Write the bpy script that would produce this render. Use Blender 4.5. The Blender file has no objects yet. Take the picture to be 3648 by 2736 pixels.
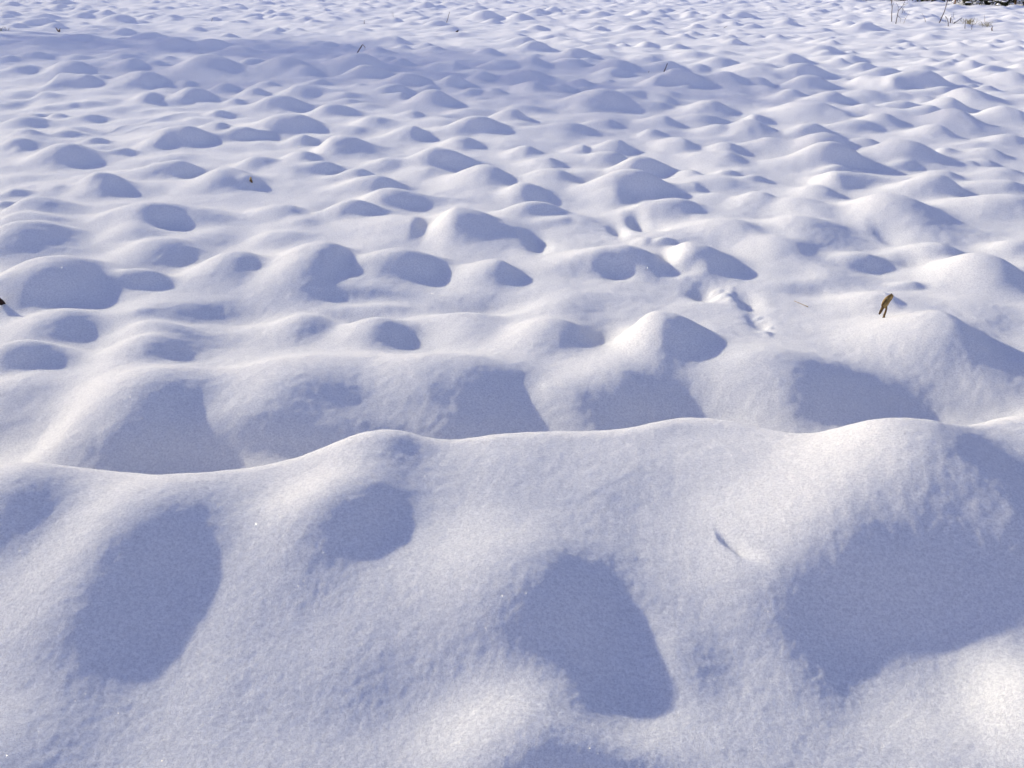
import bpy, bmesh, math, random
import numpy as np
from mathutils import Vector, Matrix

# ------------------------------------------------------------------ camera, sky, sun
SC = bpy.context.scene
COL = SC.collection
PW, PH, FPX = 3648.0, 2736.0, 3548.0           # the photograph's frame and its focal length in its own pixels
HORIZON = -150.0
EYE = 1.6
PITCH = math.atan((PH / 2 - HORIZON) / FPX)
cam = bpy.data.cameras.new('camera')
cam.sensor_width = 36.0
cam.lens = 36.0 * FPX / PW
cam.clip_start = 0.05
cam.clip_end = 3000.0
cam_o = bpy.data.objects.new('camera', cam)
COL.objects.link(cam_o)
cam_o.location = (0, 0, EYE)
cam_o.rotation_euler = (math.pi / 2 - PITCH, 0, 0)
SC.camera = cam_o

SUN_EL = math.radians(18.5)
SHD = Vector((0.80, -0.60, 0)).normalized()     # the way shadows fall over the ground
SUN_DIR = Vector((-SHD.x * math.cos(SUN_EL), -SHD.y * math.cos(SUN_EL), math.sin(SUN_EL)))
w = bpy.data.worlds.new('World')
SC.world = w
w.use_nodes = True
nt = w.node_tree
bg = nt.nodes['Background']
sky = nt.nodes.new('ShaderNodeTexSky')
sky.sky_type = 'NISHITA'
sky.sun_disc = False
sky.sun_elevation = SUN_EL
sky.sun_rotation = math.atan2(SUN_DIR.x, SUN_DIR.y)
sky.air_density = 1.0
sky.dust_density = 0.3
sky.ozone_density = 2.0
tint = nt.nodes.new('ShaderNodeMix')            # the camera's white balance leaves the winter sky slightly violet
tint.data_type = 'RGBA'
tint.blend_type = 'MULTIPLY'
tint.inputs[0].default_value = 1.0
tint.inputs[7].default_value = (1.26, .95, 1.06, 1)
nt.links.new(sky.outputs[0], tint.inputs[6])
nt.links.new(tint.outputs[2], bg.inputs[0])
bg.inputs[1].default_value = 0.14
sun = bpy.data.lights.new('sun', 'SUN')
sun.energy = 3.95
sun.angle = math.radians(0.8)
sun.color = (1.0, 0.91, 0.65)
sun_o = bpy.data.objects.new('sun', sun)
COL.objects.link(sun_o)
sun_o.rotation_euler = SUN_DIR.to_track_quat('Z', 'Y').to_euler()
SC.view_settings.view_transform = 'Standard'
SC.view_settings.look = 'None'
SC.view_settings.exposure = 0.58
SC.view_settings.gamma = 1.0
SC.cycles.diffuse_bounces = 8
SC.cycles.use_denoising = True
SC.cycles.denoising_prefilter = 'ACCURATE'
SC.cycles.denoising_input_passes = 'RGB_ALBEDO_NORMAL'
SC.cycles.sample_clamp_indirect = 1.5
SC.cycles.caustics_reflective = False

# ------------------------------------------------------------------ the lie of the snow
CP, SP = math.cos(PITCH), math.sin(PITCH)


def ray(px, py):
    a = (px - PW / 2) / FPX
    b = (PH / 2 - py) / FPX
    return a, CP + b * SP, -SP + b * CP         # x, y, z of the sight line through a point of the photograph


def on_plane(px, py, z):
    dx, dy, dz = ray(px, py)
    t = (z - EYE) / np.minimum(dz, -0.012)
    return dx * t, dy * t


K = 912.0 / 2212.0
K2 = 1824.0 / 1970.0
GAIN = 1.36
MELD = 1.9                                      # how neighbouring lumps run together
DOME = 1.1                                     # roundness of the tops
SURVEY = []                                     # every lump and hollow: x, y, left, right, front extent, steepness


def survey(ox, oy, k, rows):
    for r in rows:
        x, y, l, rr, f = r[:5]
        hk = r[5] if len(r) > 5 else 0.33
        if hk > 0 and oy < 1200:
            hk *= 1.22 - .12 * min(1, max(0, (420 - oy - y * k) / 250))
            if hk < .32 and oy + y * k < 330:
                hk *= 1.35
        if hk < 0:
            l, rr, f, hk = l * 1.3, rr * 1.3, f * 1.3, hk * .7
        SURVEY.append((ox + x * k, oy + y * k, l * k, rr * k, f * k, hk))


survey(0, 0, K, [
    (720, 118, 110, 90, 40), (1030, 138, 130, 110, 55), (930, 115, 100, 60, 40), (380, 125, 120, 110, 45), (350, 155, 100, 120, 35),
    (230, 175, 60, 80, 35), (140, 205, 80, 80, 40), (1690, 232, 90, 80, 50), (1480, 130, 80, 90, 35), (1290, 155, 50, 50, 35),
    (1330, 20, 60, 60, 30), (490, 205, 110, 60, 40), (1840, 155, 40, 50, 25), (550, 0, 100, 80, 20), (100, 20, 90, 80, 30),
    (530, 60, 70, 60, 25), (830, 100, 90, 70, 25), (1060, 255, 100, 100, 40), (60, 110, 60, 100, 40), (50, 145, 60, 60, 30),
    (400, 330, 200, 200, 60, .15), (700, 310, 200, 150, 40, .15), (1050, 450, 120, 140, 45, .2), (1500, 345, 200, 200, 60, .2),
    (1850, 350, 150, 150, 50, .25), (2100, 410, 200, 150, 60, .2), (300, 455, 120, 110, 35, .2), (80, 490, 90, 80, 35, .2),
    (650, 465, 100, 120, 35, .15), (1960, 295, 60, 80, 25), (1300, 295, 150, 140, 25, .2),
    (1140, 510, 200, 100, 80), (1330, 510, 100, 100, 60), (1450, 480, 60, 70, 40), (1790, 475, 300, 270, 140), (1690, 545, 100, 120, 60, .2),
    (2150, 500, 100, 150, 120), (1250, 600, 260, 180, 110), (860, 630, 150, 90, 60, .2), (650, 535, 150, 150, 80, .25),
    (520, 545, 130, 60, 70, .25), (200, 560, 150, 140, 60, .2), (540, 625, 70, 300, 120, .2), (410, 690, 60, 60, 50, -.3), (750, 650, 100, 130, 60),
    (1930, 715, 110, 110, 70), (1690, 765, 170, 150, 85), (2170, 765, 110, 110, 60), (1290, 805, 110, 110, 75), (2030, 850, 80, 75, 45),
    (1560, 840, 150, 80, 30, .2), (1600, 690, 80, 80, 40, .2), (195, 890, 60, 60, 30, -.3), (290, 825, 50, 50, 30, -.3), (390, 785, 80, 120, 60, .2),
    (600, 870, 200, 80, 40, .2), (790, 870, 100, 110, 40, .2), (480, 955, 90, 110, 40, .25), (780, 955, 130, 120, 40, .25), (1880, 950, 100, 110, 40, .25),
    (220, 980, 180, 160, 70, .25), (390, 1000, 50, 40, 50, -.3), (1880, 1030, 150, 90, 80), (1600, 1080, 400, 220, 110, .28), (2100, 1090, 250, 150, 90),
    (220, 1100, 160, 140, 80), (570, 1100, 150, 150, 60, .25), (800, 1150, 130, 140, 50), (540, 1210, 260, 260, 150), (1360, 1195, 150, 90, 120),
    (1050, 1265, 120, 120, 40, .25), (1530, 1370, 350, 160, 130), (2170, 1370, 120, 100, 80), (150, 1200, 150, 150, 50, .2), (840, 1480, 180, 200, 70, .3),
    (880, 1505, 220, 170, 170), (1930, 1455, 240, 250, 160), (2140, 1535, 90, 100, 80, .42), (650, 1080, 200, 200, 40, .15), (160, 1250, 60, 60, 40, .2),
    (130, 1620, 80, 120, 50, .25)])
survey(912, 0, K, [
    (550, 5, 60, 60, 45), (120, 110, 60, 50, 30), (10, 125, 80, 50, 35), (1120, 40, 80, 50, 30), (1470, 50, 90, 80, 30), (1570, 190, 100, 90, 40),
    (1970, 110, 140, 130, 45), (1460, 145, 60, 60, 30), (1200, 165, 70, 80, 35), (480, 185, 40, 60, 25), (700, 175, 50, 50, 25),
    (180, 245, 80, 60, 40, .25), (360, 245, 60, 60, 30, .25), (1200, 325, 200, 90, 60, .2), (620, 365, 100, 110, 35), (790, 395, 70, 60, 40),
    (1280, 400, 70, 60, 45), (1550, 395, 130, 90, 60), (1470, 375, 80, 60, 35), (2000, 425, 110, 100, 50), (1040, 430, 100, 80, 45),
    (870, 475, 300, 220, 120), (250, 510, 250, 250, 110, .22), (1150, 480, 110, 100, 70), (1250, 520, 80, 100, 90), (1700, 520, 200, 120, 80, .25),
    (2150, 510, 150, 150, 60, .25), (440, 590, 120, 110, 90), (940, 580, 160, 200, 50, .25), (1300, 650, 200, 200, 50, .2), (1960, 635, 100, 110, 50, .25),
    (1700, 670, 120, 150, 60, .25), (90, 705, 110, 110, 60), (30, 770, 80, 80, 70), (390, 745, 150, 150, 90), (560, 700, 90, 80, 30, .2),
    (1200, 730, 180, 130, 75), (1510, 730, 80, 80, 40, .25), (890, 725, 60, 70, 35, .2), (740, 810, 170, 130, 50, .2), (1250, 800, 120, 60, 60, .25),
    (1520, 800, 200, 170, 140), (1890, 770, 110, 100, 40, .2), (2060, 770, 110, 100, 50, .2), (180, 840, 200, 230, 80, .25), (820, 855, 150, 120, 40, .2),
    (650, 890, 180, 230, 80, .28), (300, 965, 350, 270, 150, .3), (1000, 1000, 130, 200, 80, .25), (1340, 980, 150, 100, 60, .25), (1900, 1015, 260, 240, 120),
    (2190, 950, 180, 130, 130), (840, 1085, 200, 130, 70, .15), (40, 1100, 100, 120, 70), (1340, 1110, 230, 120, 120, .3), (1780, 1185, 170, 160, 110),
    (400, 1165, 170, 120, 120), (700, 1175, 160, 300, 190), (400, 1320, 180, 150, 110, .3), (60, 1370, 120, 130, 80), (1590, 1270, 250, 340, 160),
    (1150, 1380, 150, 200, 80, .2), (590, 1400, 200, 130, 70, .3), (880, 1445, 200, 150, 80), (1430, 1440, 200, 190, 90, .2), (1040, 1525, 300, 220, 90, .3),
    (1960, 1430, 300, 250, 200), (710, 1570, 70, 70, 40, -.25)])
survey(1824, 0, K, [
    (70, 135, 90, 100, 50), (200, 95, 90, 90, 35), (360, 85, 90, 60, 25), (510, 90, 80, 60, 25), (600, 110, 70, 50, 20), (780, 125, 100, 90, 35),
    (1110, 115, 90, 60, 35), (1270, 100, 60, 60, 25), (1440, 110, 60, 60, 25), (1550, 125, 100, 90, 40), (1810, 140, 110, 70, 50), (1990, 125, 110, 90, 40),
    (1920, 190, 70, 60, 35), (2080, 210, 80, 70, 30), (210, 235, 90, 80, 35), (750, 235, 70, 60, 25), (1040, 230, 90, 80, 30, .25), (1590, 220, 70, 70, 25),
    (1270, 275, 80, 60, 25), (1490, 295, 70, 60, 50), (1560, 280, 70, 60, 30), (1740, 290, 60, 50, 25), (1890, 305, 70, 60, 30), (2130, 295, 70, 60, 35),
    (1920, 350, 80, 70, 25), (90, 310, 150, 120, 50, .25), (180, 365, 150, 150, 50, .25), (420, 320, 100, 80, 40, .2), (820, 370, 150, 90, 50, .22),
    (960, 375, 60, 60, 35), (1150, 370, 70, 90, 40), (1430, 380, 90, 90, 30), (580, 420, 150, 150, 70, .25), (820, 420, 120, 80, 50, .22),
    (1200, 475, 140, 100, 45), (1570, 440, 150, 150, 60, .2), (1790, 480, 150, 170, 80, .22), (910, 500, 180, 190, 130), (150, 490, 200, 150, 90),
    (530, 490, 200, 150, 90, .22), (1330, 515, 200, 150, 60, .25), (2080, 515, 220, 200, 110), (890, 580, 150, 160, 60, .2), (1600, 550, 100, 150, 80, .2),
    (1410, 620, 200, 250, 60, .25), (1850, 650, 180, 150, 90, .25), (2150, 680, 120, 110, 80, .25), (1240, 670, 120, 80, 60, .25), (830, 665, 80, 70, 40, .2),
    (600, 690, 130, 90, 60, .25), (830, 705, 80, 70, 30, .2), (1510, 700, 100, 80, 35, .2), (170, 710, 150, 140, 80), (440, 730, 120, 120, 60, .25),
    (130, 610, 200, 200, 60, .2), (640, 750, 100, 80, 35, .2), (1000, 765, 250, 350, 80, .18), (800, 790, 330, 300, 130, .2), (1290, 825, 120, 150, 120, .28),
    (1700, 890, 250, 200, 120, .25), (100, 905, 200, 250, 70, .2), (30, 960, 180, 100, 130), (1250, 880, 300, 160, 70, .2), (1280, 990, 200, 150, 100),
    (1660, 985, 220, 200, 60, .2), (820, 1030, 200, 110, 70, .28), (2090, 990, 70, 130, 90), (2060, 1040, 200, 180, 140), (1760, 1075, 150, 110, 90),
    (1200, 1115, 90, 140, 70), (500, 1085, 350, 250, 70, .15), (1440, 1190, 220, 150, 220, .33), (600, 1255, 130, 70, 110), (100, 1270, 150, 140, 100),
    (900, 1230, 170, 120, 90), (850, 1295, 250, 150, 110), (300, 1355, 200, 140, 110), (1100, 1355, 250, 290, 130), (1850, 1250, 150, 150, 90, .28),
    (2150, 1200, 200, 150, 110, .28), (1830, 1330, 300, 160, 100, .2), (360, 1460, 280, 210, 160), (1020, 1490, 350, 340, 180), (1540, 1480, 150, 110, 90),
    (100, 1610, 150, 200, 150), (1870, 1500, 150, 110, 60, .25), (2100, 1540, 130, 120, 50, .25), (1550, 1600, 200, 100, 90, .28), (2095, 800, 70, 60, 25, -.25)])
survey(2736, 0, K, [
    (180, 178, 100, 95, 40), (70, 310, 70, 70, 40), (540, 315, 60, 50, 25), (550, 355, 70, 60, 35), (340, 330, 80, 70, 30, .2), (820, 190, 120, 150, 50, .25),
    (470, 390, 150, 140, 40), (720, 430, 50, 40, 25), (520, 440, 90, 70, 30), (720, 465, 100, 110, 60), (620, 500, 100, 60, 40, .25), (200, 460, 150, 140, 60, .25),
    (20, 540, 100, 90, 90), (300, 545, 200, 200, 70), (830, 520, 120, 110, 50, .25), (1000, 565, 150, 170, 60, .25), (1400, 505, 90, 80, 40),
    (1380, 290, 100, 70, 45, .25), (1200, 370, 50, 60, 35), (1010, 400, 70, 60, 25), (1130, 400, 50, 40, 20), (1300, 400, 80, 60, 35, .25),
    (1640, 370, 60, 60, 35), (1740, 350, 50, 60, 25), (1910, 385, 40, 60, 35), (1960, 355, 50, 40, 25), (2150, 360, 80, 60, 40), (2150, 400, 70, 60, 35),
    (1660, 460, 60, 60, 40), (1900, 470, 90, 60, 40), (1600, 510, 70, 50, 25, .25), (1540, 540, 90, 60, 30), (1750, 545, 80, 70, 40), (1900, 550, 100, 120, 50, .25),
    (2180, 555, 80, 60, 40), (1340, 600, 350, 190, 110), (1640, 635, 120, 110, 60), (840, 650, 100, 150, 85), (680, 665, 70, 50, 60), (360, 655, 200, 200, 70, .22),
    (1080, 700, 80, 110, 60), (2120, 600, 180, 150, 110), (1560, 740, 160, 100, 40, .2), (1760, 710, 100, 80, 40, .25), (1900, 725, 100, 80, 40, .25),
    (1740, 770, 160, 220, 120), (1140, 780, 140, 120, 90), (190, 780, 140, 130, 70), (560, 790, 200, 160, 80), (1330, 810, 120, 120, 50, .25),
    (870, 770, 200, 150, 90, .2), (400, 890, 350, 300, 120, .2), (1170, 850, 170, 150, 80), (850, 905, 120, 130, 60, .25), (1360, 845, 100, 90, 60, .2),
    (1560, 855, 160, 130, 110), (1400, 905, 200, 130, 70), (1980, 915, 140, 120, 80), (2120, 935, 180, 100, 100, .3), (960, 980, 200, 160, 140),
    (640, 970, 150, 120, 90, .25), (1620, 950, 220, 200, 130), (1050, 930, 150, 130, 60, .2), (800, 1060, 250, 150, 70, .2), (1450, 1080, 180, 150, 120),
    (360, 1090, 150, 170, 60), (480, 1140, 250, 130, 90), (480, 1180, 250, 280, 150), (820, 1205, 150, 150, 70, .22), (1180, 1235, 300, 260, 160),
    (520, 1270, 280, 300, 130), (80, 1200, 150, 180, 150), (2050, 1180, 150, 150, 90, .2), (1520, 1290, 60, 90, 80), (1920, 1300, 120, 110, 80, .25),
    (1180, 1390, 130, 110, 60), (1740, 1400, 90, 60, 80, .25), (1880, 1380, 120, 80, 50, .25), (600, 1450, 150, 120, 50, .25), (1500, 1490, 180, 130, 90, .25),
    (600, 1495, 150, 500, 120, .2), (1450, 1550, 350, 200, 150), (2050, 1450, 150, 150, 100, .22), (440, 1600, 200, 170, 150), (2050, 1580, 250, 200, 80, .2)])
survey(0, 600, K, [
    (300, 225, 200, 280, 190), (20, 260, 60, 80, 60, .25), (1370, 285, 350, 450, 120, .25), (230, 400, 250, 320, 60, .2), (250, 470, 350, 330, 360, .3),
    (1200, 410, 200, 180, 250, .25), (1500, 460, 120, 120, 50, -.25), (1500, 570, 200, 170, 60, -.2), (2090, 600, 150, 130, 100, -.25), (1400, 620, 300, 300, 280, .25),
    (450, 800, 420, 420, 320, .34), (1200, 885, 260, 240, 150, .33), (2000, 730, 350, 300, 250, .36), (10, 975, 80, 180, 200, .35), (450, 1215, 330, 350, 330, .3),
    (1230, 1260, 130, 130, 80, .3), (1300, 1330, 300, 420, 200, .25), (150, 1490, 350, 350, 220, .33), (1300, 1460, 350, 350, 300, .33),
    (2000, 1270, 250, 280, 80, -.2), (1600, 1320, 150, 130, 60, -.15)])
survey(912, 600, K, [
    (220, 310, 250, 200, 130, .25), (810, 290, 230, 300, 130, .28), (1130, 170, 250, 400, 170, .28), (1750, 335, 350, 250, 100, .22),
    (1330, 450, 450, 130, 190, .25), (1750, 380, 200, 500, 330, .33), (560, 675, 450, 270, 380, .38), (1250, 725, 420, 420, 230, .28), (2050, 805, 330, 200, 220, .36),
    (900, 1010, 500, 500, 100, .07), (400, 860, 350, 300, 250, .28), (1050, 1290, 280, 250, 70, -.2), (1000, 1160, 300, 300, 50, -.15), (1800, 1220, 350, 350, 90, -.22), (1000, 1330, 350, 280, 330, .3),
    (420, 1290, 280, 300, 200, .25), (1850, 1285, 300, 400, 250, .18)])
survey(1824, 600, K, [
    (250, 305, 300, 280, 120, .28), (850, 210, 200, 150, 160, .25), (1370, 275, 350, 280, 100, .25), (1130, 300, 90, 80, 50, .3), (2130, 240, 200, 150, 160, .3),
    (400, 450, 250, 130, 80, .22), (20, 500, 150, 80, 150, .28), (235, 680, 75, 75, 90, -.6), (920, 560, 55, 48, 120, -.8), (1090, 480, 60, 60, 90, -.8),
    (1220, 545, 110, 100, 60, -.55), (1900, 480, 330, 300, 200, .25), (880, 680, 500, 350, 130, .28), (1130, 720, 300, 170, 230, .26), (900, 910, 90, 130, 50, -.4),
    (1160, 640, 90, 70, 60, .35), (1310, 640, 100, 120, 60, .35), (1350, 800, 55, 60, 120, -.9), (1560, 670, 230, 370, 250, .36), (1520, 890, 110, 90, 30, -.4),
    (1670, 1080, 95, 80, 55, -.5), (2050, 1150, 75, 75, 70, -.55), (2140, 1320, 70, 60, 80, -.5), (1850, 1080, 80, 60, 50, .3), (2200, 1390, 60, 60, 40, .3),
    (1780, 1040, 60, 50, 40, .3), (500, 1150, 350, 350, 200, .12), (380, 1340, 420, 380, 500, .33), (1290, 1255, 330, 560, 480, .5), (960, 1410, 150, 110, 70, -.25)])
rk = np.random.RandomState(3)                   # crumbs kicked up along the animal track
for tx, ty in ((1090, 330), (1180, 640), (1310, 640), (1390, 860), (1530, 900), (1640, 1000), (1800, 1050), (1860, 1090), (1950, 1120), (2120, 1260), (2190, 1390)):
    for _ in range(3):
        q = rk.uniform(26, 58)
        SURVEY.append((1824 + (tx + rk.normal(0, 45)) * K, 600 + (ty + rk.normal(0, 28)) * K, q * K, q * .9 * K, q * K, rk.uniform(.2, .4)))
survey(2736, 600, K, [
    (1080, 245, 350, 400, 250, .3), (330, 285, 250, 300, 200, .25), (2100, 270, 400, 300, 120, .22),
    (250, 430, 300, 450, 250, .22), (1020, 590, 60, 100, 50, -.3), (100, 610, 300, 350, 300, .25), (800, 725, 300, 250, 100, .22), (1450, 625, 300, 250, 150, .28),
    (1880, 730, 350, 330, 280, .38), (1250, 800, 80, 80, 60, -.3), (900, 830, 110, 110, 35, -.1), (930, 900, 120, 130, 40, -.1), (1240, 960, 180, 110, 70, .25),
    (2150, 620, 200, 200, 100, .25), (250, 950, 120, 120, 50, -.2), (400, 1080, 180, 150, 50, -.22), (1000, 1090, 350, 110, 230, .33), (1700, 1130, 300, 350, 200, .15),
    (1500, 1260, 500, 330, 750, .34)])
survey(0, 1200, K2, [
    (560, 140, 350, 270, 370, .31), (1150, 110, 340, 420, 350, .23), (1680, 120, 300, 320, 300, .24),
    (30, 560, 220, 220, 260, .3), (565, 615, 260, 275, 200, .22), (230, 960, 260, 240, 230, .16),
    (1480, 430, 200, 170, 260, .28), (1350, 570, 230, 200, 260, .29), (1170, 710, 230, 210, 230, .18),
    (1650, 900, 450, 420, 450, .07), (1930, 1580, 250, 300, 200, .2), (1720, 1500, 350, 330, 100, -.05)])
survey(1824, 1200, K2, [
    (1010, 100, 330, 330, 330, .28), (460, 110, 250, 300, 260, .27), (200, 220, 130, 150, 160, .28),
    (70, 930, 400, 320, 520, .28), (330, 1420, 250, 230, 200, -.1), (1310, 610, 380, 390, 600, .18), (990, 880, 340, 400, 500, .13), (1480, 1250, 420, 380, 180, -.1), (1540, 370, 250, 280, 340, .36),
    (1980, 700, 200, 200, 250, .22), (650, 1250, 150, 150, 300, .15), (2040, 1400, 150, 200, 250, .28),
    (200, 1470, 250, 200, 200, .2), (420, 1640, 200, 200, 100, .2), (1130, 1330, 200, 150, 150, .1)])

# long crests: points along the crest (photograph pixels, height there), front and back spread in metres
CRESTS = []
I_ = [(-500, 470), (-200, 478), (130, 478), (350, 492), (610, 515), (780, 503), (1000, 500), (1150, 462), (1300, 425), (1470, 395), (1620, 413), (1830, 408), (1970, 400)]
J_ = [(150, 392), (430, 390), (520, 375), (600, 340), (750, 330), (900, 333), (1060, 355), (1170, 365), (1300, 328), (1420, 322), (1600, 312), (1970, 315), (2400, 320)]
CRESTS.append(([(x * K2, 1214 + y * K2, .25) for x, y in I_] + [(1824 + x * K2, 1214 + y * K2, .25) for x, y in J_], .62, .22))
CRESTS.append(([(x * K2, 1140 + y * K2, -.09) for x, y in I_] + [(1824 + x * K2, 1140 + y * K2, -.09) for x, y in J_], .2, .2))
CRESTS.append(([(x * K2, 1200 + y * K2, h) for x, y, h in ((60, 430, 0), (250, 375, .06), (450, 345, .085), (800, 335, .1), (1200, 325, .1), (1600, 305, .095), (1970, 300, .085), (2250, 300, .06), (2500, 300, 0))], .14, .28))
CRESTS.append(([(860 * K, 1135 * K, .0), (900 * K, 1125 * K, .008), (1000 * K, 1100 * K, .01), (1300 * K, 1040 * K, .01), (1600 * K, 990 * K, .008), (1650 * K, 985 * K, 0)], .05, .05))
CRESTS.append(([(900 * K, 1165 * K, .0), (950 * K, 1150 * K, .006), (1200 * K, 1095 * K, .008), (1600 * K, 1045 * K, .006), (1700 * K, 1040 * K, 0)], .05, .05))

CRESTS.append(([(1824 + x * K2, 1200 + y * K2, h) for x, y, h in ((780, 762, 0), (820, 785, -.014), (870, 818, -.02), (920, 842, -.009), (990, 872, 0))], .018, .022))
CRESTS.append(([(1824 + x * K2, 1200 + y * K2, h) for x, y, h in ((920, 860, 0), (970, 870, .001), (1010, 880, .001), (1060, 900, 0))], .02, .02))


def vnoise(x, y, seed):
    """smooth value noise over the ground plane"""
    rs = np.random.RandomState(seed)
    tab = rs.rand(256, 256)
    xi, yi = np.floor(x).astype(int), np.floor(y).astype(int)
    fx, fy = x - xi, y - yi
    fx = fx * fx * fx * (fx * (fx * 6 - 15) + 10)
    fy = fy * fy * fy * (fy * (fy * 6 - 15) + 10)
    a, b = tab[xi & 255, yi & 255], tab[(xi + 1) & 255, yi & 255]
    c, d = tab[xi & 255, (yi + 1) & 255], tab[(xi + 1) & 255, (yi + 1) & 255]
    return (a + (b - a) * fx) * (1 - fy) + (c + (d - c) * fx) * fy - .5


class Bumps:
    pass


S = np.array(SURVEY)
ON_BANK = S[:, 1] > 1500                        # lumps that ride on the near bank
rng = np.random.RandomState(5)
B = Bumps()
bx, by = on_plane(S[:, 0], S[:, 1], 0.08)
dep = np.arctan2(EYE, by)


def shape_bumps():
    D = np.sqrt(B.x ** 2 + B.y ** 2 + (EYE - B.z) ** 2)
    mpp = D / FPX
    sd = (EYE - B.z) / D
    cd = np.sqrt(1 - sd * sd)
    l, r, f, hk = S[:, 2] * mpp, S[:, 3] * mpp, S[:, 4] * mpp, S[:, 5]
    B.h = hk * (.4 * l + .6 * r) * GAIN
    B.sl, B.sr = l * .74, r * .7
    sm = (l + r) * .355
    sf = (f - np.maximum(B.h, 0) * cd * .8) / sd * .66
    B.sf = np.clip(sf, .6 * sm, 1.25 * sm)
    pit = hk < 0
    B.sf[pit] = np.clip(f / sd * .5, .4 * sm, 3.5 * sm)[pit]
    B.sb = np.clip(.5 * (B.sf + sm), .7 * sm, 1.1 * sm)
    B.sb[pit] = B.sf[pit]


def bumps_at(x, y):
    """height of all surveyed lumps at a handful of points"""
    X, Y = x[:, None] - B.x[None], y[:, None] - B.y[None]
    sx = np.where(X < 0, B.sl, B.sr)
    sy = np.where(Y < 0, B.sf, B.sb)
    v = B.h * np.exp(-(.5 * ((X / sx) ** 2 + (Y / sy) ** 2)) ** DOME)
    c = crest_at(crests[0], x, y)
    free = (v > 0) & ~np.pad(ON_BANK, (0, v.shape[1] - len(ON_BANK)))[None]
    own = (np.where(free, np.maximum(v, 0), 0) ** MELD).sum(1)
    return (own + c ** MELD) ** (1 / MELD) + np.where(free, 0, v).sum(1)


class Crest:
    pass


def make_crest(pts, sf, sb, z):
    c = Crest()
    P = np.array(pts)
    x, y = on_plane(P[:, 0], P[:, 1], z)
    xs = np.linspace(x[0], x[-1], 300)
    k = np.exp(-.5 * (np.arange(-12, 13) / 4.5) ** 2)
    k /= k.sum()
    sm = lambda v: np.convolve(np.pad(v, 12, mode='edge'), k, 'valid')
    c.x, c.y, c.h, c.sf, c.sb = xs, sm(np.interp(xs, x, y)), sm(np.interp(xs, x, P[:, 2])), sf, sb
    return c


def crest_at(c, x, y):
    yc, h = np.interp(x, c.x, c.y), np.interp(x, c.x, c.h)
    d = y - yc
    return h * np.exp(-.5 * (d / np.where(d < 0, c.sf, c.sb)) ** 2)


crest_z = [np.array([p[2] for p in c[0]]) for c in CRESTS]
crests = [make_crest(p, sf, sb, z) for (p, sf, sb), z in zip(CRESTS, crest_z)]
B.z = np.full(len(S), .06)
B.x, B.y = bx, by
for it in range(5):                             # settle where each lump stands, given the height of its own top
    shape_bumps()
    top = bumps_at(B.x, B.y) + sum(crest_at(c, B.x, B.y) for c in crests[1:])
    B.z = np.clip(.5 * B.z + .5 * np.maximum(top, 0), 0, .45)
    B.x, B.y = on_plane(S[:, 0], S[:, 1], B.z)
    for i, (p, sf, sb) in enumerate(CRESTS):
        P = np.array(p)
        x, y = on_plane(P[:, 0], P[:, 1], crest_z[i])
        crest_z[i] = np.clip(.5 * crest_z[i] + .5 * bumps_at(x, y), 0, .4)
        crests[i] = make_crest(p, sf, sb, crest_z[i])
shape_bumps()
# the rest of the field: lumps scattered past and beside the surveyed ground
ex = []
for _ in range(9000):
    r, a = math.sqrt(rng.uniform(1.2 ** 2, 62 ** 2)), rng.uniform(-.95, .95)
    x, y = r * math.sin(a), r * math.cos(a)
    px = PW / 2 + FPX * x / (y * CP + EYE * SP)
    inside = -60 < px < PW + 60 and y < 27
    if inside:
        if rng.rand() < .75:
            s = rng.uniform(.08, .19)
            ex.append((x, y, s * rng.uniform(.12, .36), s * rng.uniform(1, 1.5), s * rng.uniform(.8, 1.1), s * rng.uniform(.8, 1.3), s))
        continue
    s = rng.uniform(.09, .2) * (1.0 if r > 15 else .9)
    ex.append((x, y, s * rng.uniform(.12, .58), s * rng.uniform(1, 1.7), s * rng.uniform(.75, 1.1), s * rng.uniform(.75, 1.3), s))
E = np.array(ex)
B.h = np.concatenate([B.h, E[:, 2]])
B.sl = np.concatenate([B.sl, E[:, 3]])
B.sr = np.concatenate([B.sr, E[:, 4]])
B.sf = np.concatenate([B.sf, E[:, 5]])
B.sb = np.concatenate([B.sb, E[:, 6]])
B.x = np.concatenate([B.x, E[:, 0]])
B.y = np.concatenate([B.y, E[:, 1]])


GRAIN = ((.1, .006), (.055, .004), (.03, .0026), (.018, .0014), (.0115, .001), (.0085, .001))


def ground_noise(x, y):
    r = np.sqrt(x * x + y * y)
    far = np.clip((r - 2) / 18, 0, 1)
    h = .05 * vnoise(x / 2.7 + 40, y / 2.7 + 40, 1) + .25 * vnoise(x / 19 + 40, y / 19 + 40, 2) * np.clip((r - 15) / 25, 0, 1)
    h += (.035 + .03 * far) * vnoise(x / .45 + 90, y / .38 + 90, 3)
    h += .013 * vnoise(x / .2 + 90, y / .2 + 90, 4)
    for k, (lam, amp) in enumerate(GRAIN):      # crumbs of snow, as fine as the sheet's own mesh can carry at that distance
        c, sn = math.cos(.7 + k * 1.1), math.sin(.7 + k * 1.1)
        fade = np.clip(1.6 - r * .0024 * 2.2 / lam, 0, 1) * np.clip(r * .0024 * 3 / lam - .08, .05, 1)
        h += amp * fade * vnoise((x * c - y * sn) / lam + 90, (x * sn + y * c) / lam + 90, 10 + k)
    return h


def height(x, y):
    x, y = np.atleast_1d(np.asarray(x, float)), np.atleast_1d(np.asarray(y, float))
    return bumps_at(x, y) + sum(crest_at(c, x, y) for c in crests[1:]) + ground_noise(x, y)


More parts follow.
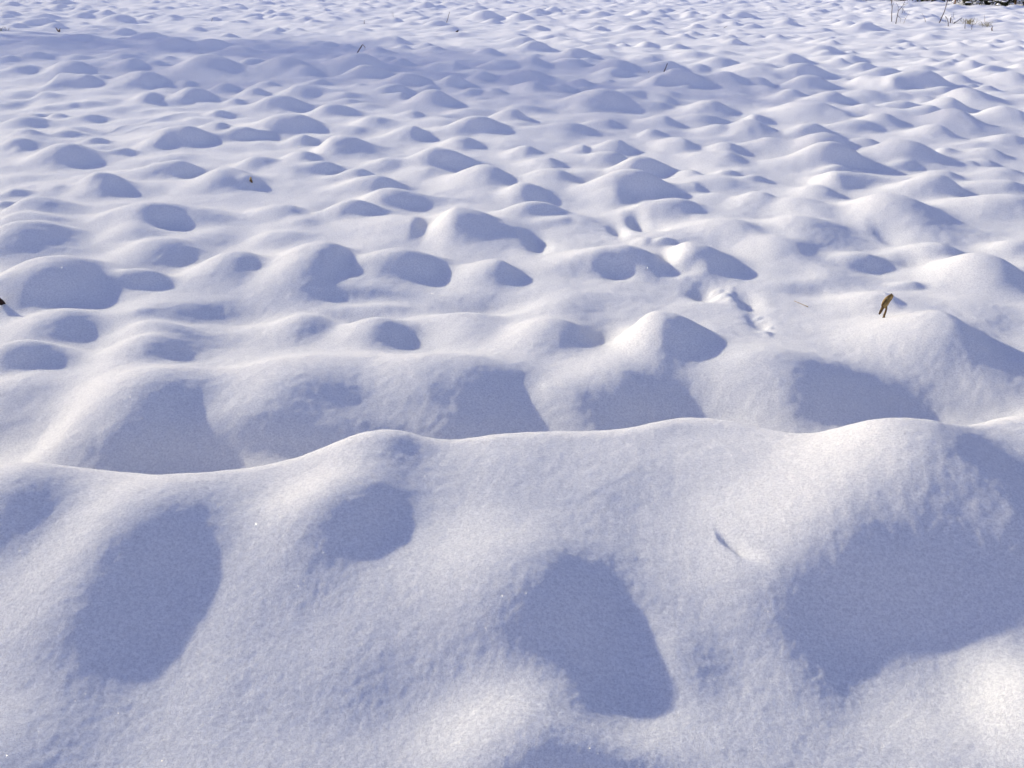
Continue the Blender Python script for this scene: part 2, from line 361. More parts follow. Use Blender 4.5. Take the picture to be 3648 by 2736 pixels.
def at(px, py):
    """the spot on the snow that the photograph shows at this pixel"""
    z = np.array([.05])
    for _ in range(14):
        x, y = on_plane(px, py, z)
        z = .5 * z + .5 * height(x, y)
    return Vector((float(x[0]), float(y[0]), float(height(x, y)[0])))


def build_snow():
    rs = [.35]
    while rs[-1] < 62:
        rs.append(rs[-1] * (1.012 if rs[-1] < 1.3 else 1.0019 if rs[-1] < 10 else 1.003))
    while rs[-1] < 900:
        rs.append(rs[-1] * 1.06)
    rs = np.array(rs)
    fine = np.radians(np.linspace(-32, 32, 1400))
    left = np.radians(np.linspace(-180, -32, 260)[:-1])
    th = np.concatenate([left, fine, -left[::-1]])
    R, T = np.meshgrid(rs, th, indexing='ij')
    X, Y = R * np.sin(T), R * np.cos(T)
    Z = ground_noise(X, Y)
    for c in crests[1:]:
        Z += crest_at(c, X, Y)
    P = crest_at(crests[0], X, Y) ** MELD
    for i in range(len(B.x)):
        cut = 3.6
        rc, tc = math.hypot(B.x[i], B.y[i]), math.atan2(B.x[i], B.y[i])
        m = cut * max(B.sl[i], B.sr[i], B.sf[i], B.sb[i])
        i0, i1 = np.searchsorted(rs, [rc - m, rc + m])
        da = math.pi if m >= rc else math.asin(m / rc) * 1.02 + .002
        j0, j1 = np.searchsorted(th, [tc - da, tc + da])
        if i1 <= i0 or j1 <= j0:
            continue
        xx, yy = X[i0:i1, j0:j1] - B.x[i], Y[i0:i1, j0:j1] - B.y[i]
        v = np.exp(-(.5 * ((xx / np.where(xx < 0, B.sl[i], B.sr[i])) ** 2 + (yy / np.where(yy < 0, B.sf[i], B.sb[i])) ** 2)) ** DOME)
        if B.h[i] > 0 and not (i < len(ON_BANK) and ON_BANK[i]):
            P[i0:i1, j0:j1] += (B.h[i] * v) ** MELD
        else:
            Z[i0:i1, j0:j1] += B.h[i] * v
    Z += P ** (1 / MELD)
    nr, na = R.shape
    v = np.stack([X, Y, Z], -1).reshape(-1, 3)
    a = (np.arange(nr - 1)[:, None] * na + np.arange(na - 1)[None]).ravel()
    q = np.stack([a, a + 1, a + na + 1, a + na], -1)
    me = bpy.data.meshes.new('snow_ground')
    me.vertices.add(len(v))
    me.vertices.foreach_set('co', v.astype(np.float32).ravel())
    me.loops.add(q.size)
    me.loops.foreach_set('vertex_index', q.astype(np.int32).ravel())
    me.polygons.add(len(q))
    me.polygons.foreach_set('loop_start', np.arange(0, q.size, 4, dtype=np.int32))
    me.polygons.foreach_set('use_smooth', np.ones(len(q), dtype=bool))
    me.update(calc_edges=True)
    if me.polygons[len(q) // 2].normal.z < 0:
        me.flip_normals()
    o = bpy.data.objects.new('snow_ground', me)
    COL.objects.link(o)
    o['kind'] = 'structure'
    return o


# ------------------------------------------------------------------ materials
def new_mat(name):
    m = bpy.data.materials.new(name)
    m.use_nodes = True
    m.node_tree.nodes.clear()
    return m, m.node_tree.nodes, m.node_tree.links


def snow_mat():
    m, n, l = new_mat('snow')
    out = n.new('ShaderNodeOutputMaterial')
    geo = n.new('ShaderNodeNewGeometry')

    def noise(scale, detail, rough):
        t = n.new('ShaderNodeTexNoise')
        t.inputs['Scale'].default_value = scale
        t.inputs['Detail'].default_value = detail
        t.inputs['Roughness'].default_value = rough
        l.new(geo.outputs['Position'], t.inputs['Vector'])
        return t.outputs[0]
    b1 = n.new('ShaderNodeBump')
    b1.inputs['Distance'].default_value = .0075
    b1.inputs['Strength'].default_value = 1.0
    l.new(noise(125, 4, .8), b1.inputs['Height'])
    b2 = n.new('ShaderNodeBump')
    b2.inputs['Distance'].default_value = .0035
    l.new(noise(480, 2, .6), b2.inputs['Height'])
    l.new(b1.outputs[0], b2.inputs['Normal'])
    grain = n.new('ShaderNodeValToRGB')         # grains and the gaps between them
    grain.color_ramp.elements[0].position = .36
    grain.color_ramp.elements[1].position = .64
    grain.color_ramp.elements[0].color = (.73, .73, .76, 1)
    grain.color_ramp.elements[1].color = (.985, .985, .985, 1)
    both_sizes = n.new('ShaderNodeMath')
    both_sizes.operation = 'ADD'
    l.new(noise(130, 1, .6), both_sizes.inputs[0])
    l.new(noise(330, 1, .6), both_sizes.inputs[1])
    half = n.new('ShaderNodeMath')
    half.operation = 'MULTIPLY'
    half.inputs[1].default_value = .5
    l.new(both_sizes.outputs[0], half.inputs[0])
    l.new(half.outputs[0], grain.inputs[0])
    dif = n.new('ShaderNodeBsdfDiffuse')
    l.new(grain.outputs[0], dif.inputs['Color'])
    dif.inputs['Roughness'].default_value = .3
    l.new(b2.outputs[0], dif.inputs['Normal'])
    # light that soaks into the snow and comes out a little further on
    sss = n.new('ShaderNodeSubsurfaceScattering')
    sss.falloff = 'BURLEY'
    l.new(grain.outputs[0], sss.inputs['Color'])
    sss.inputs['Scale'].default_value = .035
    sss.inputs['Radius'].default_value = (1, 1, 1)
    l.new(b2.outputs[0], sss.inputs['Normal'])
    body = n.new('ShaderNodeMixShader')
    body.inputs[0].default_value = .5
    l.new(dif.outputs[0], body.inputs[1])
    l.new(sss.outputs[0], body.inputs[2])
    # ice crystals: a few facets, each turned its own way
    vo = n.new('ShaderNodeTexVoronoi')
    vo.inputs['Scale'].default_value = 620
    l.new(geo.outputs['Position'], vo.inputs['Vector'])
    sub = n.new('ShaderNodeVectorMath')
    sub.operation = 'MULTIPLY_ADD'
    sub.inputs[1].default_value = (2.4, 2.4, 2.4)
    sub.inputs[2].default_value = (-1.2, -1.2, -1.2)
    l.new(vo.outputs['Color'], sub.inputs[0])
    add = n.new('ShaderNodeVectorMath')
    add.operation = 'ADD'
    l.new(sub.outputs[0], add.inputs[0])
    l.new(geo.outputs['Normal'], add.inputs[1])
    nm = n.new('ShaderNodeVectorMath')
    nm.operation = 'NORMALIZE'
    l.new(add.outputs[0], nm.inputs[0])
    gl = n.new('ShaderNodeBsdfGlossy')
    gl.inputs['Roughness'].default_value = .2
    gl.inputs['Color'].default_value = (.95, .95, .95, 1)
    l.new(nm.outputs[0], gl.inputs['Normal'])
    wn = n.new('ShaderNodeTexWhiteNoise')
    wn.noise_dimensions = '3D'
    l.new(vo.outputs['Position'], wn.inputs['Vector'])
    pick = n.new('ShaderNodeMath')
    pick.operation = 'GREATER_THAN'
    pick.inputs[1].default_value = .993
    l.new(wn.outputs['Value'], pick.inputs[0])
    near = n.new('ShaderNodeMath')
    near.operation = 'LESS_THAN'
    near.inputs[1].default_value = .3
    l.new(vo.outputs['Distance'], near.inputs[0])
    both = n.new('ShaderNodeMath')
    both.operation = 'MULTIPLY'
    l.new(pick.outputs[0], both.inputs[0])
    l.new(near.outputs[0], both.inputs[1])
    amt = n.new('ShaderNodeMath')
    amt.operation = 'MULTIPLY'
    amt.inputs[1].default_value = .5
    l.new(both.outputs[0], amt.inputs[0])
    mix = n.new('ShaderNodeMixShader')
    l.new(amt.outputs[0], mix.inputs[0])
    l.new(body.outputs[0], mix.inputs[1])
    l.new(gl.outputs[0], mix.inputs[2])
    l.new(mix.outputs[0], out.inputs['Surface'])
    return m


SNOW = snow_mat()
ground = build_snow()
ground.data.materials.append(SNOW)


def plain_mat(name, c1, c2, scale=60, rough=.8, spec=.2):
    m, n, l = new_mat(name)
    out = n.new('ShaderNodeOutputMaterial')
    p = n.new('ShaderNodeBsdfPrincipled')
    p.inputs['Roughness'].default_value = rough
    p.inputs['Specular IOR Level'].default_value = spec
    tc = n.new('ShaderNodeTexCoord')
    t = n.new('ShaderNodeTexNoise')
    t.inputs['Scale'].default_value = scale
    t.inputs['Detail'].default_value = 4
    r = n.new('ShaderNodeValToRGB')
    r.color_ramp.elements[0].position = .38
    r.color_ramp.elements[1].position = .62
    r.color_ramp.elements[0].color = (*c1, 1)
    r.color_ramp.elements[1].color = (*c2, 1)
    l.new(tc.outputs['Object'], t.inputs['Vector'])
    l.new(t.outputs[0], r.inputs[0])
    l.new(r.outputs[0], p.inputs['Base Color'])
    l.new(p.outputs[0], out.inputs[0])
    return m


BARK = plain_mat('dark bark', (.035, .022, .02), (.1, .062, .05), 40)
PALE_BARK = plain_mat('ochre bark', (.16, .09, .045), (.36, .23, .13), 25)
STALK = plain_mat('dry stalk', (.11, .065, .035), (.3, .2, .1), 60)
DARK_STALK = plain_mat('weathered stalk', (.05, .03, .028), (.14, .085, .06), 60)
STRAW = plain_mat('straw', (.34, .22, .1), (.55, .4, .2), 90)
HUSK = plain_mat('maize leaf', (.15, .095, .032), (.3, .205, .075), 90, .6)
HUSK_DARK = plain_mat('rotten maize leaf', (.06, .032, .015), (.2, .12, .04), 120, .7)
DEAD = plain_mat('black dead leaf', (.012, .008, .008), (.045, .025, .02), 70)
NEEDLE = plain_mat('dark evergreen leaves', (.02, .028, .014), (.07, .075, .035), 9)
TUFT = plain_mat('withered grass', (.14, .13, .06), (.33, .28, .15), 30)


class MB:
    """collects shapes and links them as one mesh"""

    def __init__(self):
        self.v, self.f = [], []

    def tube(self, pts, rads, seg=7, cap=True):
        pts = [Vector(p) for p in pts]
        b0 = len(self.v)
        for i, p in enumerate(pts):
            d = (pts[min(i + 1, len(pts) - 1)] - pts[max(i - 1, 0)]).normalized()
            a = d.cross(Vector((.3, .9, .2))).normalized()
            b = d.cross(a)
            for k in range(seg):
                t = 2 * math.pi * k / seg
                self.v.append(p + (a * math.cos(t) + b * math.sin(t)) * rads[i])
        for i in range(len(pts) - 1):
            for k in range(seg):
                k2 = (k + 1) % seg
                self.f.append((b0 + i * seg + k, b0 + i * seg + k2, b0 + (i + 1) * seg + k2, b0 + (i + 1) * seg + k))
        if cap:
            self.f.append(tuple(b0 + k for k in range(seg))[::-1])
            self.f.append(tuple(b0 + (len(pts) - 1) * seg + k for k in range(seg)))

    def card(self, c, d, side, l, w_):
        """one leaf: a folded lozenge"""
        d, side = d.normalized(), side.normalized()
        nrm = d.cross(side)
        b0 = len(self.v)
        self.v += [c, c + d * l * .45 + side * w_ * .5 + nrm * w_ * .12, c + d * l, c + d * l * .45 - side * w_ * .5 + nrm * w_ * .12]
        self.f += [(b0, b0 + 1, b0 + 2), (b0, b0 + 2, b0 + 3)]

    def pad(self, c, rx, ry, rz, rnd):
        """a soft pad of snow"""
        b0 = len(self.v)
        n, m = 10, 6
        ph = [rnd.uniform(.75, 1.2) for _ in range(n)]
        for i in range(m + 1):
            th = math.pi * i / m
            for k in range(n):
                a = 2 * math.pi * k / n
                q = ph[k] * math.sin(th)
                z = math.cos(th)
                self.v.append(c + Vector((rx * q * math.cos(a), ry * q * math.sin(a), rz * (z if z > 0 else z * .35))))
        for i in range(m):
            for k in range(n):
                k2 = (k + 1) % n
                self.f.append((b0 + i * n + k, b0 + (i + 1) * n + k, b0 + (i + 1) * n + k2, b0 + i * n + k2))

    def strip(self, rows, thick):
        """a leaf blade: rows of points across it, given a thickness"""
        rows = [[Vector(p) for p in r] for r in rows]
        n, m = len(rows), len(rows[0])
        b0 = len(self.v)
        nr = []
        for i in range(n):
            for j in range(m):
                u = rows[min(i + 1, n - 1)][j] - rows[max(i - 1, 0)][j]
                s = rows[i][min(j + 1, m - 1)] - rows[i][max(j - 1, 0)]
                q = u.cross(s)
                nr.append(q.normalized() if q.length > 1e-9 else Vector((0, -1, 0)))
        flat = [p for r in rows for p in r]
        self.v += [p + k * thick * .5 for p, k in zip(flat, nr)] + [p - k * thick * .5 for p, k in zip(flat, nr)]
        N = n * m
        for i in range(n - 1):
            for j in range(m - 1):
                a, b, c, d = i * m + j, i * m + j + 1, (i + 1) * m + j + 1, (i + 1) * m + j
                self.f += [(b0 + a, b0 + b, b0 + c, b0 + d), (b0 + N + d, b0 + N + c, b0 + N + b, b0 + N + a)]
        ring = [j for j in range(m)] + [i * m + m - 1 for i in range(1, n)] + [(n - 1) * m + j for j in range(m - 2, -1, -1)] + [i * m for i in range(n - 2, 0, -1)]
        for a, b in zip(ring, ring[1:] + ring[:1]):
            self.f.append((b0 + b, b0 + a, b0 + N + a, b0 + N + b))

    def build(self, name, mat, parent=None, origin=None, smooth=True):
        o0 = Vector(origin) if origin is not None else Vector((0, 0, 0))
        me = bpy.data.meshes.new(name)
        me.from_pydata([tuple(Vector(p) - o0) for p in self.v], [], self.f)
        me.materials.append(mat)
        if smooth:
            me.polygons.foreach_set('use_smooth', [True] * len(me.polygons))
        me.update()
        o = bpy.data.objects.new(name, me)
        COL.objects.link(o)
        if parent:
            o.parent = parent
        else:
            o.location = o0
        return o


def tag(o, label, cat, group=None):
    o['label'], o['category'] = label, cat
    if group:
        o['group'] = group
    return o


def thing(name, loc, label, cat, group=None):
    o = bpy.data.objects.new(name, None)
    COL.objects.link(o)
    o.location = loc
    o.empty_display_size = .1
    return tag(o, label, cat, group)


def px_scale(p):
    return (p - Vector((0, 0, EYE))).length / FPX


class Spot:
    """a crop of the photograph: turns its coordinates into points standing over one spot on the snow"""

    def __init__(self, ox, oy, k, base):
        self.k, self.base = k, base
        self.p = at(ox + base[0] * k, oy + base[1] * k)
        self.s = px_scale(self.p) * k

    def up(self, x, y, depth=0.0):
        return self.p + Vector(((x - self.base[0]) * self.s, depth, (self.base[1] - y) * self.s))


ZO = 600.0 / 2212.0
rnd = random.Random(11)
STALKS = 'dead plant stalks sticking out of the snow'


def bent(a, b, n, wob):
    out = []
    for i in range(n + 1):
        t = i / n
        q = a.lerp(b, t)
        e = math.sin(math.pi * t)
        out.append(q + Vector((rnd.uniform(-1, 1), rnd.uniform(-1, 1), rnd.uniform(-.5, .5))) * wob * e)
    return out


def simple_stalk(name, sp, tip, r0, r1, mat, label, cat, group=None, depth=.02, sink=.06):
    mb = MB()
    top = sp.up(tip[0], tip[1], depth)
    foot = sp.p - (top - sp.p).normalized() * sink
    pts = bent(foot, top, 6, (top - foot).length * .012)
    rads = [r0 + (r1 - r0) * i / 6 for i in range(7)]
    rads[3] *= 1.25
    mb.tube(pts, rads)
    return tag(mb.build(name, mat, None, sp.p), label, cat, group)


# the stalk with a broken tip on the big far mound
sp = Spot(912, 0, K, (840, 500))
t = thing('corn_stalk', sp.p, 'leaning dead stalk with a bent-over tip, left of centre', 'stalk', STALKS)
mb = MB()
a, b = sp.up(838, 505) - Vector((.02, 0, .06)), sp.up(916, 402, .03)
mb.tube(bent(a, b, 7, .004), [.011, .011, .0105, .013, .0095, .009, .009, .008], 8)
mb.build('stem', DARK_STALK, t, sp.p)
mb = MB()
mb.tube([sp.up(912, 407, .03), sp.up(922, 398, .02), sp.up(934, 410, .0), sp.up(941, 418, -.01), sp.up(940, 434, -.015)], [.006, .0055, .005, .004, .002], 6)
mb.build('bent_tip', STALK, t, sp.p)
# the upright rod right of centre and the tiny stub beside it
simple_stalk('dead_stalk', Spot(1824, 0, K, (1310, 610)), (1340, 535), .0075, .006, DARK_STALK, 'straight dark reddish stalk leaning right, alone in the shaded band right of centre', 'stalk', STALKS)
simple_stalk('stalk_stub', Spot(1824, 0, K, (1178, 614)), (1185, 601), .004, .003, DARK_STALK, 'tiny dark stub just left of the straight reddish stalk', 'stub', STALKS, .005)
simple_stalk('dead_stalk', Spot(912, 0, K, (1648, 204)), (1673, 124), .008, .005, DARK_STALK, 'thin far stalk rising from the right end of a small mound near the top', 'stalk', STALKS)
simple_stalk('stalk_stub', Spot(912, 0, K, (935, 207)), (936, 178), .008, .006, DARK_STALK, 'short upright far stub left of the thin far stalk', 'stub', STALKS)
simple_stalk('dead_stalk', Spot(912, 0, K, (1187, 158)), (1184, 114), .0035, .002, STALK, 'very thin pale stem between the short far stub and the thin far stalk', 'stalk', STALKS)
simple_stalk('twig', Spot(1824, 0, K, (1828, 243)), (1856, 228), .006, .004, DARK_STALK, 'tiny slanted twig on the far snow right of centre', 'twig', STALKS)
simple_stalk('twig', Spot(0, 0, K, (1826, 165)), (1834, 142), .008, .004, DARK_STALK, 'tiny twig poking from a far lump of snow, top left', 'twig', STALKS)


def curled_leaf(name, sp, pts, half, mat, label, curl=.35, th=.0008, group=None):
    """a dead leaf: a tapering blade along pts (crop coordinates), half widths in metres"""
    mb = MB()
    rows = []
    c = [sp.up(*p) for p in pts]
    for i, p in enumerate(c):
        d = (c[min(i + 1, len(c) - 1)] - c[max(i - 1, 0)]).normalized()
        s = d.cross(Vector((0, -1, 0))).normalized()
        rows.append([p + s * half[i] * u + Vector((0, -1, 0)) * half[i] * curl * (u * u) * (1 if i % 2 else 1.25) for u in (-1, -.5, 0, .5, 1)])
    mb.strip(rows, th)
    return tag(mb.build(name, mat, None, sp.p), label, 'leaf', group)


# small dead leaves
sp = Spot(0, 0, K, (512, 276))
t = thing('dead_leaf', sp.p, 'small brown leaf split in two upright tips, top left of the field', 'leaf')
for k, (tx, ty, hw) in enumerate(((490, 244, .016), (521, 250, .014))):
    mb = MB()
    q = [sp.up(512, 282), sp.up(512 + (tx - 512) * .5, 262, .01), sp.up(tx, ty, .02 * k)]
    mb.strip([[p + Vector((u * hw * (1, 1.1, .3)[i], -abs(u) * hw * .5, 0)) for u in (-1, 0, 1)] for i, p in enumerate(q)], .002)
    mb.build('leaf_tip', HUSK_DARK if k else STALK, t, sp.p)
curled_leaf('dead_leaf', Spot(912, 0, K, (1735, 254)), [(1722, 256), (1732, 250, -.01), (1742, 247, -.01), (1748, 238, 0)], [.004, .015, .018, .006], DEAD, 'small dark leaf lying on the far snow below the thin far stalk', th=.003)
curled_leaf('dead_leaf', Spot(0, 600, K, (2178, 112)), [(2185, 116, -.02), (2182, 104, -.03), (2174, 94, -.02), (2170, 80, 0), (2162, 76, .01)], [.005, .009, .011, .008, .003], HUSK_DARK, 'small brown leaf caught on top of a pointed snow mound, left half')
curled_leaf('dead_leaf', Spot(0, 600, K, (10, 1160)), [(44, 1166, -.01), (34, 1146, -.02), (16, 1122, -.025), (-6, 1098, -.01), (-30, 1080, .01)], [.008, .019, .023, .018, .006], DEAD, 'black curled leaf cut by the left edge of the view', .6, .002)

# the maize leaf in its hollow on the right
sp = Spot(2736, 600, K, (985, 1290))
t = thing('maize_leaf', sp.p, 'upright ochre maize leaf with two torn legs standing in a snow hollow, right', 'leaf')


def blade(name, pts, half, mat, curl, seed):
    rs = random.Random(seed)
    mb = MB()
    c = [sp.up(*p) for p in pts]
    rows = []
    for i, p in enumerate(c):
        d = (c[min(i + 1, len(c) - 1)] - c[max(i - 1, 0)]).normalized()
        s = d.cross(Vector((0, -1, 0))).normalized()
        h = half[i] * sp.s
        rows.append([p + s * h * u * rs.uniform(.88, 1.12) + Vector((0, 1, 0)) * h * curl * (u * u - .5) for u in (-1, -.66, -.33, 0, .33, .66, 1)])
    mb.strip(rows, .0009)
    return mb.build(name, mat, t, sp.p)


blade('blade', [(985, 1205, -.004), (988, 1190, -.004), (995, 1172, -.004), (1003, 1154, -.002), (1014, 1136, 0), (1027, 1120, .003), (1040, 1108, .006), (1049, 1100, .008)],
      [17, 25, 31, 31, 29, 25, 19, 14], HUSK, .55, 1)
blade('torn_leg', [(948, 1254, -.012), (957, 1244, -.01), (965, 1228, -.009), (973, 1208, -.006), (983, 1186, -.004), (986, 1174, -.004)], [5, 11, 12, 14, 13, 10], HUSK_DARK, .7, 2)
blade('torn_leg', [(984, 1296, -.012), (993, 1284, -.012), (994, 1262, -.01), (1001, 1240, -.008), (1006, 1215, -.006), (1005, 1190, -.004)], [4, 10, 9, 9, 8, 7], HUSK_DARK, .8, 3)
blade('withered_edge', [(964, 1196, -.009), (966, 1178, -.009), (973, 1164, -.008), (984, 1148, -.007), (996, 1132, -.004)], [3, 7, 8, 7, 3], HUSK_DARK, -.6, 4)

a, b = at(2736 + 222 * K, 600 + 1164 * K), at(2736 + 345 * K, 600 + 1199 * K)
mb = MB()
mb.tube(bent(a + Vector((0, 0, .012)), b + Vector((0, 0, .002)), 6, .0015), [.0012, .0014, .0015, .0015, .0016, .0018, .0026], 6)
tag(mb.build('straw', STRAW, None, (a + b) / 2), 'single straw lying on the snow left of the ochre maize leaf', 'straw')

# ---- weeds, grass and brush at the far right
WEEDS = 'bare weeds standing at the far right'


def weed(base, strokes, label, r0=.006, mat=BARK):
    r0 *= 1.7
    sp = Spot(3048, 0, ZO, base)
    t = thing('weed_stalk', sp.p, label, 'weed', WEEDS)
    main = strokes[0]
    mb = MB()
    pts = [sp.p - Vector((0, 0, .08))] + [sp.up(x, y, rnd.uniform(-.03, .03)) for x, y in main]
    mb.tube(pts, [r0 * (1 - .65 * i / (len(pts) - 1)) for i in range(len(pts))], 6)
    mb.build('stem', mat, t, sp.p)
    for st in strokes[1:]:
        mb = MB()
        pts = [sp.up(x, y, (rnd.uniform(-.1, .1) if i else 0)) for i, (x, y) in enumerate(st)]
        mb.tube(pts, [r0 * .5 * (1 - .6 * i / (len(pts) - 1)) for i in range(len(pts))], 5)
        mb.build('side_shoot', mat, t, sp.p)
    return t


weed((472, 292), [[(472, 292), (465, 220), (452, 140), (436, 60), (430, -10), (418, -120)], [(452, 140), (466, 90)], [(438, 70), (410, 10), (395, -40)], [(443, 95), (452, 40), (470, -30)]],
     'left bare weed of the far right pair, running out of the top of the view', .007)
weed((534, 297), [[(534, 297), (532, 220), (534, 155), (560, 125), (585, 95), (600, 40)], [(534, 155), (522, 110), (515, 70)], [(570, 115), (590, 130), (618, 180)], [(585, 95), (615, 85), (632, 70)], [(588, 180), (592, 130), (600, 90)], [(532, 200), (580, 240), (590, 290)]],
     'right bare weed of the far right pair, forked into fine twigs', .007)
weed((1100, 312), [[(1100, 312), (1118, 250), (1135, 180), (1148, 100), (1155, 20), (1165, -120)], [(1148, 100), (1156, 50), (1185, 20), (1215, -20)], [(1135, 180), (1146, 150)]],
     'tall single weed leaning right, between the weed pair and the grass tufts', .009)
weed((1222, 350), [[(1222, 350), (1208, 310), (1190, 270), (1168, 240)], [(1168, 240), (1170, 265), (1166, 300)]], 'short weed bent over to the left beside the tall single weed', .007)
weed((632, 305), [[(632, 305), (645, 260), (662, 220), (682, 172)], [(645, 260), (638, 240)]], 'faint thin stem just right of the forked weed', .003, STALK)
weed((922, 302), [[(922, 302), (905, 270), (880, 232), (856, 205)], [(905, 270), (918, 250)]], 'faint thin stem leaning left, in front of the tall single weed', .003, STALK)
weed((1430, 372), [[(1430, 372), (1431, 320), (1429, 268)]], 'short straight dark stem between the snowy branch and the middle grass tuft', .006)
weed((1522, 386), [[(1522, 386), (1525, 340), (1528, 258)], [(1525, 340), (1548, 318)], [(1524, 360), (1500, 335)]], 'short weed with side shoots in front of the middle grass tuft', .005)
weed((1786, 402), [[(1786, 402), (1788, 380), (1787, 356)]], 'short thick stub at the right end of the grass tufts', .012, DARK_STALK)
weed((1676, 330), [[(1676, 330), (1678, 280), (1672, 220)], [(1678, 280), (1688, 255)]], 'fine pale stem standing in the right grass tuft', .003, STALK)

sp = Spot(3048, 0, ZO, (1285, 300))
t = thing('broken_branch', sp.p, 'broken branch leaning out of a hummock at the far right, snow along it', 'branch')
mb = MB()
mb.tube([sp.up(1262, 312) - Vector((0, 0, .05)), sp.up(1300, 290), sp.up(1345, 268, .05), sp.up(1392, 238, .08)], [.018, .016, .013, .008], 7)
mb.tube([sp.up(1250, 300) - Vector((0, 0, .05)), sp.up(1248, 262), sp.up(1246, 232)], [.016, .014, .011], 7)
mb.tube([sp.up(1270, 300), sp.up(1272, 240), sp.up(1270, 178)], [.005, .004, .002], 5)
mb.build('limb', BARK, t, sp.p)
mb = MB()
for i in range(7):
    q = sp.up(1295 + i * 14, 286 - i * 8, .01 + i * .012)
    mb.pad(q, .035, .03, .022, rnd)
for x, y in ((1250, 230), (1285, 250), (1262, 262)):
    mb.pad(sp.up(x, y), .035, .035, .04, rnd)
mb.build('snow_cover', SNOW, t, sp.p)

for bx_, by_, n_, hh, label in ((1500, 318, 46, .13, 'middle tuft of withered greenish grass, far right'), (1700, 345, 40, .11, 'right tuft of withered grass, far right'),
                                (1480, 290, 26, .10, 'left dark tuft of withered grass behind the short straight stem'), (60, 268, 22, .1, None)):
    if label is None:
        sp = Spot(0, 0, K, (15, 268))
        label = 'sparse pale grass tips at the left edge, near the top'
    else:
        sp = Spot(3048, 0, ZO, (bx_, by_))
    mb = MB()
    for i in range(n_):
        a0 = sp.p + Vector((rnd.gauss(0, .075), rnd.gauss(0, .07), -.03))
        ln, az, lean = hh * rnd.uniform(.5, 1.3), rnd.uniform(0, 6.28), rnd.uniform(.2, 1.1)
        e = Vector((math.cos(az), math.sin(az), 0))
        pts = [a0, a0 + Vector((0, 0, ln * .6)) + e * ln * lean * .25, a0 + Vector((0, 0, ln * .95)) + e * ln * lean * .7, a0 + Vector((0, 0, ln * .85)) + e * ln * lean * 1.1]
        mb.tube(pts, [.003, .003, .0022, .001], 4)
    tag(mb.build('grass_tuft', TUFT, None, sp.p), label, 'grass tuft', 'withered grass tufts')

BRUSH = 'snowy bushes along the far right edge of the field'


def bush(base, h, spread, seed, label, needles=1.0):
    rs = random.Random(seed)
    p = at(3048 + base[0] * ZO, base[1] * ZO)
    t = thing('snowy_bush', p, label, 'bush', BRUSH)
    st, lf, sn = MB(), MB(), MB()
    for i in range(20):
        az = rs.uniform(0, 6.28)
        e = Vector((math.cos(az), math.sin(az), 0))
        r = spread * rs.uniform(.45, 1.1)
        hh = h * rs.uniform(.35, 1)
        droop = rs.uniform(-.02, .45) * hh
        pts = []
        for k in range(7):
            u = k / 6
            z = hh * (math.sin(u * 2.1) / math.sin(1.57) * (1 - u * .3)) * .95
            if u > .6:
                z = max(z - (u - .6) * (hh - droop) * 1.2, .02)
            pts.append(p + e * r * u + Vector((rs.uniform(-.03, .03), rs.uniform(-.03, .03), z - (.05 if k == 0 else 0))))
        st.tube(pts, [.016, .014, .012, .01, .008, .006, .003], 5)
        for k in range(1, 7):
            for q in range(int(12 * needles)):
                c = pts[k - 1].lerp(pts[k], rs.random())
                d = Vector((rs.uniform(-1, 1), rs.uniform(-1, 1), rs.uniform(-1.1, .35)))
                lf.card(c, d, d.cross(Vector((rs.uniform(-1, 1), rs.uniform(-1, 1), rs.uniform(-1, 1)))), rs.uniform(.06, .16), rs.uniform(.02, .045))
            if rs.random() < .62:
                sn.pad(pts[k] + Vector((0, 0, .02)), rs.uniform(.05, .13), rs.uniform(.05, .12), rs.uniform(.025, .06), rs)
    st.build('stems', BARK, t, p)
    lf.build('foliage', NEEDLE, t, p, False)
    sn.build('snow_cover', SNOW, t, p)
    return t


for i, (bx_, by_, h_, s_, lab) in enumerate((
        (80, 2, .8, .5, 'leftmost low bush of the dark brush row at the top right'),
        (330, 6, .8, .5, 'low dark bush above the left weed of the pair, top right'),
        (640, 24, .85, .5, 'dark bush above the forked weed, top right'),
        (900, 38, .9, .5, 'snowy bush left of the tall single weed, at the top of the view'),
        (1120, 44, .9, .45, 'snowy bush directly behind the tall single weed'),
        (1480, 58, 1.0, .5, 'dark bush right of the ochre sapling trunk, top right'),
        (1730, 62, 1.0, .5, 'dark green bush above the grass tufts, top right'),
        (1960, 70, .9, .4, 'brightly snowed bush just left of the pale sapling trunk'),
        (2230, 74, 1.1, .55, 'rightmost bush of the dark brush row, cut by the right edge'))):
    bush((bx_, by_), h_, s_, 40 + i, lab, 1.2)


def branchy(mb, p, d, ln, r, lvl, rs, spread, up):
    """a limb and everything that grows from it"""
    n = 4
    pts, q = [p], p
    for k in range(n):
        d = (d + Vector((rs.gauss(0, .14), rs.gauss(0, .14), rs.gauss(0, .1) + up))).normalized()
        q = q + d * ln / n
        pts.append(q)
    mb.tube(pts, [max(r * (1 - .5 * k / n), .004) for k in range(n + 1)], 6 if lvl > 2 else 4, lvl > 2)
    if lvl == 0:
        return
    for k in range(2 if lvl > 3 else 3):
        i = rs.choice((2, 3, 4, 4))
        e = Vector((rs.gauss(0, 1), rs.gauss(0, 1), rs.gauss(0, .45)))
        e = (d + e.normalized() * spread).normalized()
        branchy(mb, pts[i], e, ln * rs.uniform(.6, .85), r * .55, lvl - 1, rs, spread, up)


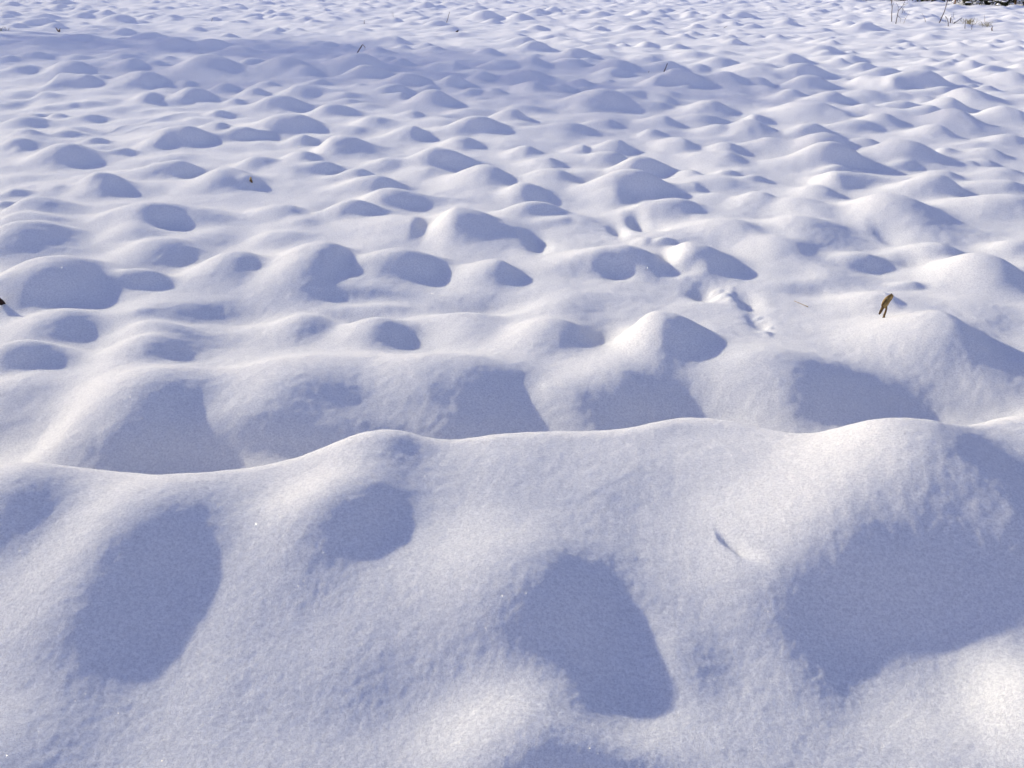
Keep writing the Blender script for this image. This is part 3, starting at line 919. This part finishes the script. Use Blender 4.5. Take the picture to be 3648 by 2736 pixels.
for bx_, by_, r_, h_, mat_, lab in ((1302, 56, .028, 2.6, PALE_BARK, 'ochre sapling trunk among the dark bushes at the top of the view'),
                                    (2092, 78, .04, 3.0, PALE_BARK, 'pale sapling trunk between the two rightmost bushes'),
                                    (706, 34, .014, 1.8, BARK, 'thin dark sapling trunk in the brush row above the forked weed')):
    p = at(3048 + bx_ * ZO, by_ * ZO)
    t = thing('bare_sapling', p, lab, 'sapling', 'saplings in the brush row')
    mb = MB()
    mb.tube([p - Vector((0, 0, .1)), p + Vector((.01, 0, h_ * .3)), p + Vector((-.02, .02, h_ * .65)), p + Vector((.03, 0, h_))], [r_, r_ * .85, r_ * .6, r_ * .25], 9)
    mb.build('trunk', mat_, t, p)
    mb = MB()
    rs = random.Random(int(bx_))
    for k in range(9):
        z = h_ * rs.uniform(.4, .95)
        az = rs.uniform(0, 6.28)
        branchy(mb, p + Vector((0, 0, z)), Vector((math.cos(az), math.sin(az), .8)).normalized(), .5, r_ * .3, 2, rs, .7, .05)
    mb.build('crown', mat_, t, p)

# the bare trees at the far left that throw the broad soft shadows over the middle of the field
for i, (cx, cy, hh, lab) in enumerate(((-8.5, 19.0, 10.0, 'leftmost bare tree beyond the far left corner of the field'), (-3.5, 17.2, 10.5, 'second bare tree from the left beyond the far left corner'),
                                       (1.5, 14.6, 11.0, 'third bare tree from the left beyond the far left corner'), (5.0, 10.8, 12.0, 'tallest and rightmost bare tree beyond the far left corner'))):
    t_ = hh / math.tan(SUN_EL)
    p = Vector((cx, cy, 0)) - SHD * t_
    p.z = float(height(p.x, p.y)[0])
    t = thing('bare_tree', p, lab, 'tree', 'bare trees beyond the left corner')
    rs = random.Random(70 + i)
    mb = MB()
    mb.tube([p - Vector((0, 0, .3)), p + Vector((.05, 0, hh * .35)), p + Vector((0, .08, hh * .72)), p + Vector((.1, 0, hh * .95))], [.22, .18, .13, .07], 10)
    mb.build('trunk', BARK, t, p)
    mb = MB()
    for k in range(22):
        z = hh * rs.uniform(.7, .93)
        az = k * 2.4 + rs.uniform(-.4, .4)
        branchy(mb, p + Vector((0, 0, z)), Vector((math.cos(az), math.sin(az), rs.uniform(.05, .35))).normalized(), rs.uniform(1.5, 2.1), .055, 4, rs, .75, 0)
    mb.build('crown', BARK, t, p, False)
